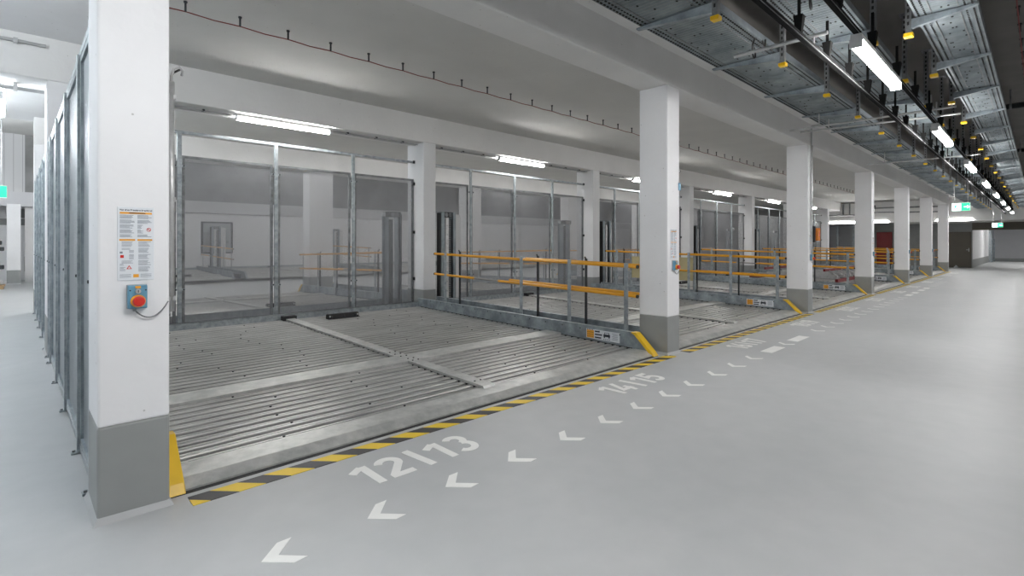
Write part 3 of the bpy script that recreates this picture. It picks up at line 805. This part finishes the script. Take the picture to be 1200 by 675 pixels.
exit_sign((-.40, 14.0, 2.46), 0, .62, .22, 4.1, 'green exit sign at the left edge, hanging in the left passage')

# ------------------------------------------------------------------ column fittings
def make_notice(label, full):
    r = empty('instruction_sign', (0, 0, 0), label, 'sign', 'operating notices on the columns')
    b = MB().box(-.08, .08, -.006, 0, -.195, .195, M['board']).build('board', r, bevel=.002)
    m = MB(); Y = -.0068; rnd = random.Random(3)
    def q(x0, x1, z0, z1, mm, o=0): m.box(x0, x1, Y-.0006-o, Y+.001, z0, z1, mm)
    q(-.07, .07, .158, .168, M['orange']); q(-.072, -.004, .0155, .0245, M['orange']); q(.006, .072, .0155, .0245, M['orange'])
    q(-.03, .04, .161, .165, M['inkd'], .0003)
    for col0, col1 in ((-.07, -.006), (.006, .07)):
        z = .150; i = 0
        while z > .032:
            if i % 5 != 4: q(col0+(.0 if i % 3 else 0), col1-.022*rnd.random()-(.03 if (col0 > 0 and .05 < z < .10) else 0), z, z+.0022, M['ink'])
            z -= .0052; i += 1
    z = .008; i = 0
    while z > -.150:
        if i % 6 != 5:
            if not (-.085 < z < -.045) or True: q(.010, .068-.02*rnd.random(), z, z+.002, M['ink'])
            if z > -.035 or -.09 > z > -.105: q(-.062, -.012-.015*rnd.random(), z, z+.002, M['ink'])
            elif z > -.085: q(-.03, -.01, z, z+.002, M['ink'])
            elif z > -.145: q(-.07, -.045-.01*rnd.random(), z, z+.002, M['ink'])
        z -= .0056; i += 1
    for zz in (-.165, -.172, -.179): q(-.07, -.022, zz, zz+.002, M['ink']); q(.02, .068, zz, zz+.002, M['ink'])
    q(-.07, -.058, -.052, -.042, M['ink']); q(-.068, -.053, -.075, -.060, M['red']); q(-.012, .012, -.180, -.163, M['orange'])
    # prohibition ring and warning triangle
    for i in range(16):
        t0, t1 = 2*PI*i/16, 2*PI*(i+1)/16
        c = (.056, .075)
        m.face([(c[0]+.010*math.cos(t0), Y-.001, c[1]+.010*math.sin(t0)), (c[0]+.010*math.cos(t1), Y-.001, c[1]+.010*math.sin(t1)),
                (c[0]+.0075*math.cos(t1), Y-.001, c[1]+.0075*math.sin(t1)), (c[0]+.0075*math.cos(t0), Y-.001, c[1]+.0075*math.sin(t0))], M['red'])
    m.prism([(.049, .080), (.051, .082), (.063, .070), (.061, .068)], 1, Y-.0012, Y, M['red'])
    m.prism([(-.042, -.135), (-.018, -.135), (-.030, -.115)], 1, Y-.001, Y, M['red']); m.prism([(-.036, -.132), (-.024, -.132), (-.030, -.121)], 1, Y-.0015, Y, M['board'])
    m.build('print', r)
    for zz, s, tx in ((.175, .0115, 'Vor dem Benutzen beachten!'),):
        t = text_mesh(tx, 'heading', s, M['inkd'], .0003, .0004); t.parent = r
        wd = max(v.co.x for v in t.data.vertices)
        t.scale = (.142/wd, 1, 1); t.rotation_euler = (PI/2, 0, 0); t.location = (-.071, Y-.0005, zz)
    return r
def make_control(label):
    r = empty('key_switch_box', (0, 0, 0), label, 'control box', 'key switch boxes on the columns')
    MB().box(-.042, .042, -.045, 0, -.062, .062, M['blue']).build('box', r, bevel=.005)
    MB().box(-.044, .044, -.012, 0, -.064, .064, M['greyplastic']).build('back_plate', r)
    MB().tube((0, -.045, -.022), (0, -.056, -.022), .033, M['orange'], 24).build('collar', r)
    MB().tube((0, -.056, -.022), (0, -.075, -.022), .020, M['red'], 24).tube((0, -.072, -.022), (0, -.088, -.022), .029, M['red'], 24, .024).build('stop_button', r, bevel=.004)
    MB().tube((0, -.045, .030), (0, -.056, .030), .012, M['pipe'], 16).box(-.0015, .0015, -.058, -.055, .024, .036, M['black']).box(-.012, .012, -.047, -.045, .045, .058, M['orange']).build('key_switch', r)
    c = MB()
    for x in (-.034, .034): c.tube((x, -.045, .035), (x, -.048, .035), .004, M['dark'], 8)
    c.build('screw', r)
    MB().tube((-.01, -.02, -.062), (-.01, -.02, -.078), .009, M['greyplastic'], 10).build('cable_gland', r)
    pts = []
    for i in range(15):
        t = i/14; pts.append((-.01+.15*t, -.02+.0*t, -.07-.062*math.sin(PI*min(1, t*1.0))**.8+.035*t))
    MB().path(pts, .0035, M['chan']).build('cable', r, smooth=True)
    return r
nt_ = make_notice('white printed instruction notice on the large foreground column, above the blue switch box', True)
ct = make_control('blue key switch box with red mushroom button on the large foreground column')
for k in range(7):
    x = .31+P_*k
    lab = 'white printed notice on the aisle face of the %s front column' % ORD[k]
    lab2 = 'blue key switch box with red button on the aisle face of the %s front column' % ORD[k]
    if k == 0: nt_.location = (x+.162, Y0, 1.452); ct.location = (x+.165, Y0, 1.170)
    elif k < 6:
        copy_tree(nt_, (x+.162, Y0, 1.452), lab); copy_tree(ct, (x+.165, Y0, 1.170), lab2)
def make_riser(label):
    r = empty('cable_riser', (0, 0, 0), label, 'conduit', 'cable conduits on the columns')
    MB().tube((0, 0, 0), (0, 0, 1.30), .016, M['pipe'], 12).build('pipe', r, smooth=True)
    c = MB()
    for z in (.06, .62, 1.2): c.box(-.022, .02, -.014, .014, z, z+.025, M['greyplastic'])
    c.build('clip', r)
    MB().path([(0, 0, 1.29), (0.002, 0, 1.34), (.012, -.01, 1.375), (.035, -.02, 1.385), (.052, -.02, 1.365), (.05, .0, 1.345)], .007, M['greyplastic']).path(
        [(0, .01, 1.29), (.0, .0, 1.33), (.015, .03, 1.36), (.05, .05, 1.39)], .006, M['black']).build('cable_end', r, smooth=True)
    return r
rs = make_riser('slim grey conduit on the right edge of the large foreground column')
rs.location = (.642, 3.43, 1.07)
for k in (1, 3, 4, 5):
    copy_tree(rs, (.652+P_*k, 3.42, 1.07), 'slim conduit on the right edge of the %s front column' % ORD[k])
r = empty('cable_riser', (.636+P_*2+.02, 3.40, 0), 'tall grey conduit from switch box to beam top on the third front column', 'conduit')
MB().tube((-.17, -.035, 1.2), (-.17, -.035, 3.93), .017, M['pipe'], 12).tube((-.17, -.035, 3.93), (-.17, -.35, 3.93), .017, M['pipe'], 12).build('pipe', r)
MB().tube((-.12, -.035, 1.2), (-.12, -.035, 3.53), .012, M['chan'], 8).build('pipe', r)
tag(MB().box(.635+P_-.03, .635+P_+.03, 3.375, 3.40, 2.17, 2.27, M['blue']).build('blue_tag', bevel=.003), 'small blue tag on the conduit of the second front column', 'tag')
b = empty('warning_beacon', (12.26, Y0-.0, 1.66), 'orange warning beacon on a black bracket on the third front column', 'beacon')
MB().box(-.11, -.04, -.05, 0, -.17, .17, M['dark']).build('bracket', b)
MB().box(-.04, .10, -.10, -.01, -.14, .13, M['beacon']).box(.02, .06, -.103, -.1, -.04, .06, M['red']).build('lens', b, bevel=.02)

# ------------------------------------------------------------------ floor paint
for k in range(NB):
    x0 = .70+P_*k if k else .715
    x1 = 6.13+P_*k
    o = MB().box(x0, x1, 3.268, 3.398, 0, .003, M['hazard']).build('hazard_stripe')
    tag(o, 'yellow and black striped floor edge in front of the %s bay' % BAY[k], 'floor marking', 'hazard stripes before the bays')
def arrow(x, y, label):
    pts = [(0, 0), (.107, .106), (.176, .106), (.076, 0), (.172, -.102), (.106, -.108)]
    mb = MB(); k = mb.mi(M['paint'])
    for z0, z1 in ((0, .002),):
        A = [(p[0], p[1]) for p in pts]
        mb.prism([A[0], A[1], A[2], A[3]], 2, z0, z1, M['paint']); mb.prism([A[0], A[3], A[4], A[5]], 2, z0, z1, M['paint'])
    return tag(mb.build('floor_arrow', loc=(x, y, 0)), label, 'floor marking', 'white arrows painted on the floor')
xs = [.81, 1.34, 1.85, 2.365, 2.90, 3.41, 3.91, 4.43, 4.95, 5.53, 6.09, 6.66]
def ay(x): return 2.475+min(.14, .022*max(0, x-3))
a0 = arrow(xs[0], ay(xs[0]), 'white arrow on the grey floor, nearest to the camera, pointing left')
n = 1
for x in xs[1:]+[7.96]+[9.57+.585*i for i in range(14)]+[22.6+.6*i for i in range(6)]:
    c = a0.copy(); COL.objects.link(c); c.location = (x, ay(x), 0)
    c['label'] = 'white arrow on the grey floor, %s in line from the camera, pointing left' % ORD[n]; n += 1
for i, (x, l) in enumerate(((7.24, .52), (8.36, .56), (18.0, .55), (19.0, .5), (20.2, .5), (21.2, .5))):
    y = ay(x)
    tag(MB().box(x, x+l, y-.075, y+.075, 0, .002, M['paint']).build('floor_dash'), 'white painted dash on the floor, %s in line from the camera' % ORD[i], 'floor marking', 'white dashes painted on the floor')
nums = ['12/13', '14/15', '16/17', '18/19', '20/21', '22/23', '24/25', '26/27', '28/29', '30/31', '32/33', '34/35']
nx = [(1.50, 2.46), (4.15, 5.12), (7.22, 8.12), (9.95, 10.85), (12.95, 13.85), (15.7, 16.6), (18.8, 19.7), (21.5, 22.4), (24.6, 25.5), (27.3, 28.2), (30.4, 31.3), (33.1, 34.0)]
for i, (t, (a, b_)) in enumerate(zip(nums, nx)):
    yb = 2.79+min(.07, .01*max(0, a-2))
    o = number_mesh(t, b_-a, .31, M['paint']); o.location = (a, yb, 0)
    tag(o, 'white floor numbers %s painted before the hazard stripe' % t, 'floor marking', 'white bay numbers on the floor')

# ------------------------------------------------------------------ far things
r = empty('steel_frame', (18.4, 4.4, .15), 'low dark red steel frame with silver fittings on the fourth platform', 'frame')
for yy in (0, 2.6): MB().box(0, 4.6, yy, yy+.08, .10, .20, M['dred']).build('lower_beam', r)
for yy in (.4, 2.2): MB().box(.2, 4.4, yy, yy+.06, .42, .50, M['dred']).build('upper_beam', r)
f = MB()
for i in range(6):
    f.box(.3+i*.8, .45+i*.8, .1, 2.5, .2, .30, M['pipe']); f.tube((.4+i*.8, .05, .2), (.7+i*.7, .43, .44), .03, M['pipe'], 8)
f.box(0, .08, 0, 2.68, 0, .1, M['dark']).box(4.5, 4.58, 0, 2.68, 0, .1, M['dark']).build('fittings', r)
for (x, y, w_, z0, z1, m, nm, lab) in ((8.3, 0, 0, 0, 0, None, None, None),):
    pass
# pale yellow sheet on the rail left of the third bay
tag(MB().box(11.94, 11.96, 5.9, 7.7, .55, 1.12, M['yplate']).box(11.93, 11.97, 5.88, 5.93, 0, 1.2, M['post']).box(11.93, 11.97, 7.67, 7.72, 0, 1.2, M['post']).build('yellow_screen'),
    'pale yellow screen between grey posts at the rear right of the second bay', 'screen')
# fences at the end of the bay row
r = empty('end_fence', (41.2, 8.0, 0), 'light grey panel fence below the end beam beyond the last platforms', 'fence')
for i in range(4):
    fence_panel(r, .95*i, .95*i+.9, .05, 2.7, 'y', M['mesh'], 0)
for i in range(5):
    MB().box(-.03, .03, .95*i-.05, .95*i, 0, 2.75, M['post']).build('post', r)
# pipes on the end beam
r = empty('pipe_run', (37.8, 9.3, 3.3), 'grey pipes on the end beam above its strip lights', 'pipe')
p = MB()
p.tube((0, -1.4, -.05), (0, .6, .0), .045, M['chan'], 10).build('pipe', r)
MB().tube((0, -.55, -.05), (0, -.55, .7), .05, M['chan'], 10).tube((0, -.9, -.05), (0, -.9, .7), .04, M['chan'], 10).build('pipe', r)
r = empty('pipe_run', (37.8, 6.3, 3.4), 'dark grey pipes with valves on the end beam between fourth and seventh columns', 'pipe')
MB().tube((0, -2.4, .2), (0, 1.2, .25), .045, M['chan'], 10).tube((0, -2.4, -.1), (0, 1.0, -.02), .04, M['chan'], 10).build('pipe', r)
MB().tube((0, 1.0, -.3), (0, 1.0, .5), .06, M['dark'], 10).box(-.08, .08, .75, 1.15, .2, .42, M['dark']).build('valve', r)
# shutter guide in the far room
r = empty('shutter_frame', (56, 2.9, 0), 'blue-grey steel shutter guide beside the far side wall', 'door frame')
MB().box(0, 3.8, -.12, .2, 0, 2.7, M['post']).build('guide_panel', r)
MB().box(0, .1, -.2, -.12, 0, 1.9, M['gird']).box(3.0, 3.1, -.2, -.12, 0, 1.9, M['gird']).build('guide_rail', r)
tag(MB().box(41.6, 41.75, 3.55, 3.75, 0, .06, M['board']).tube((41.67, 3.65, .06), (41.67, 3.65, .14), .05, M['board'], 12).build('door_stop', bevel=.01), 'small white door stop on the floor before the brown door', 'door stop')
# far end of the left passage
r = empty('wall_vent', (.42, 28.38, 0), 'grey vent panels on the white wall at the end of the left passage', 'vent')
MB().box(-.1, .25, -.04, 0, .35, .95, M['grey']).build('lower_panel', r)
MB().box(-1.4, 1.2, -.04, 0, 2.2, 2.45, M['grey']).box(-.2, .05, -.05, 0, 2.5, 2.85, M['grey']).build('upper_panel', r)
r = empty('wooden_pallet', (-.62, 23.6, 0), 'wooden pallet at the far left edge of the passage', 'pallet')
p = MB()
for y in (-.4, 0, .4): p.box(-.4, .4, y-.05, y+.05, 0, .1, M['wood'])
for i in range(5): p.box(-.4+i*.18, -.28+i*.18, -.45, .45, .1, .125, M['wood'])
p.build('boards', r)
r = empty('wrapped_goods', (-.62, 23.6, .125), 'dark bundled goods stacked on the wooden pallet', 'goods')
p = MB(); rn = random.Random(2)
for i in range(14):
    x, y, z = rn.uniform(-.3, .28), rn.uniform(-.3, .3), rn.uniform(0, 1.4)
    z = i*.1
    p.box(x-.13, x+.13, y-.15, y+.15, z, z+.13, M['dark'] if i % 3 else M['house'])
p.build('bundle', r, bevel=.02)
# conduits across the passage on the rear beam
for z, y in ((3.97, 8.84), (3.49, 9.35)):
    r = empty('passage_conduit', (-3.9, y, z), 'grey conduit %s across the left passage' % ('along the top of the beam' if z > 3.7 else 'below the beam'), 'conduit')
    MB().tube((0, 0, 0), (4.2, 0, 0), .022, M['greyplastic'], 8).build('pipe', r)
    c = MB()
    for i in range(7): c.box(.3+i*.6, .34+i*.6, -.03, .05, -.03, .09 if z < 3.7 else .03, M['pipe'])
    c.build('clip', r)

# ------------------------------------------------------------------ world, camera, view
w = bpy.data.worlds.new('world'); sc.world = w; w.use_nodes = True
w.node_tree.nodes['Background'].inputs[0].default_value = (.6, .62, .65, 1); w.node_tree.nodes['Background'].inputs[1].default_value = .3
cam = bpy.data.cameras.new('camera'); co = bpy.data.objects.new('camera', cam); COL.objects.link(co); sc.camera = co
cam.sensor_width = 36; cam.lens = 602/1200*36; cam.clip_start = .02; cam.clip_end = 200
cam.shift_y = -(337.5-286)/1200
fx, fy = 602/math.hypot(620, 602), None
ang = math.atan2(620/math.hypot(620, 602), 602/math.hypot(620, 602))   # heading from +X toward +Y
co.location = (0, 0, 1.45); co.rotation_euler = (PI/2, 0, ang-PI/2)
vs = sc.view_settings; sc.display_settings.display_device = 'sRGB'
vs.view_transform = 'Standard'; vs.look = 'None'; vs.gamma = 1; vs.use_curve_mapping = False; vs.exposure = 0.35
sc.cycles.max_bounces = 8; sc.cycles.diffuse_bounces = 5; sc.cycles.transparent_max_bounces = 16
sc.cycles.sample_clamp_indirect = 6
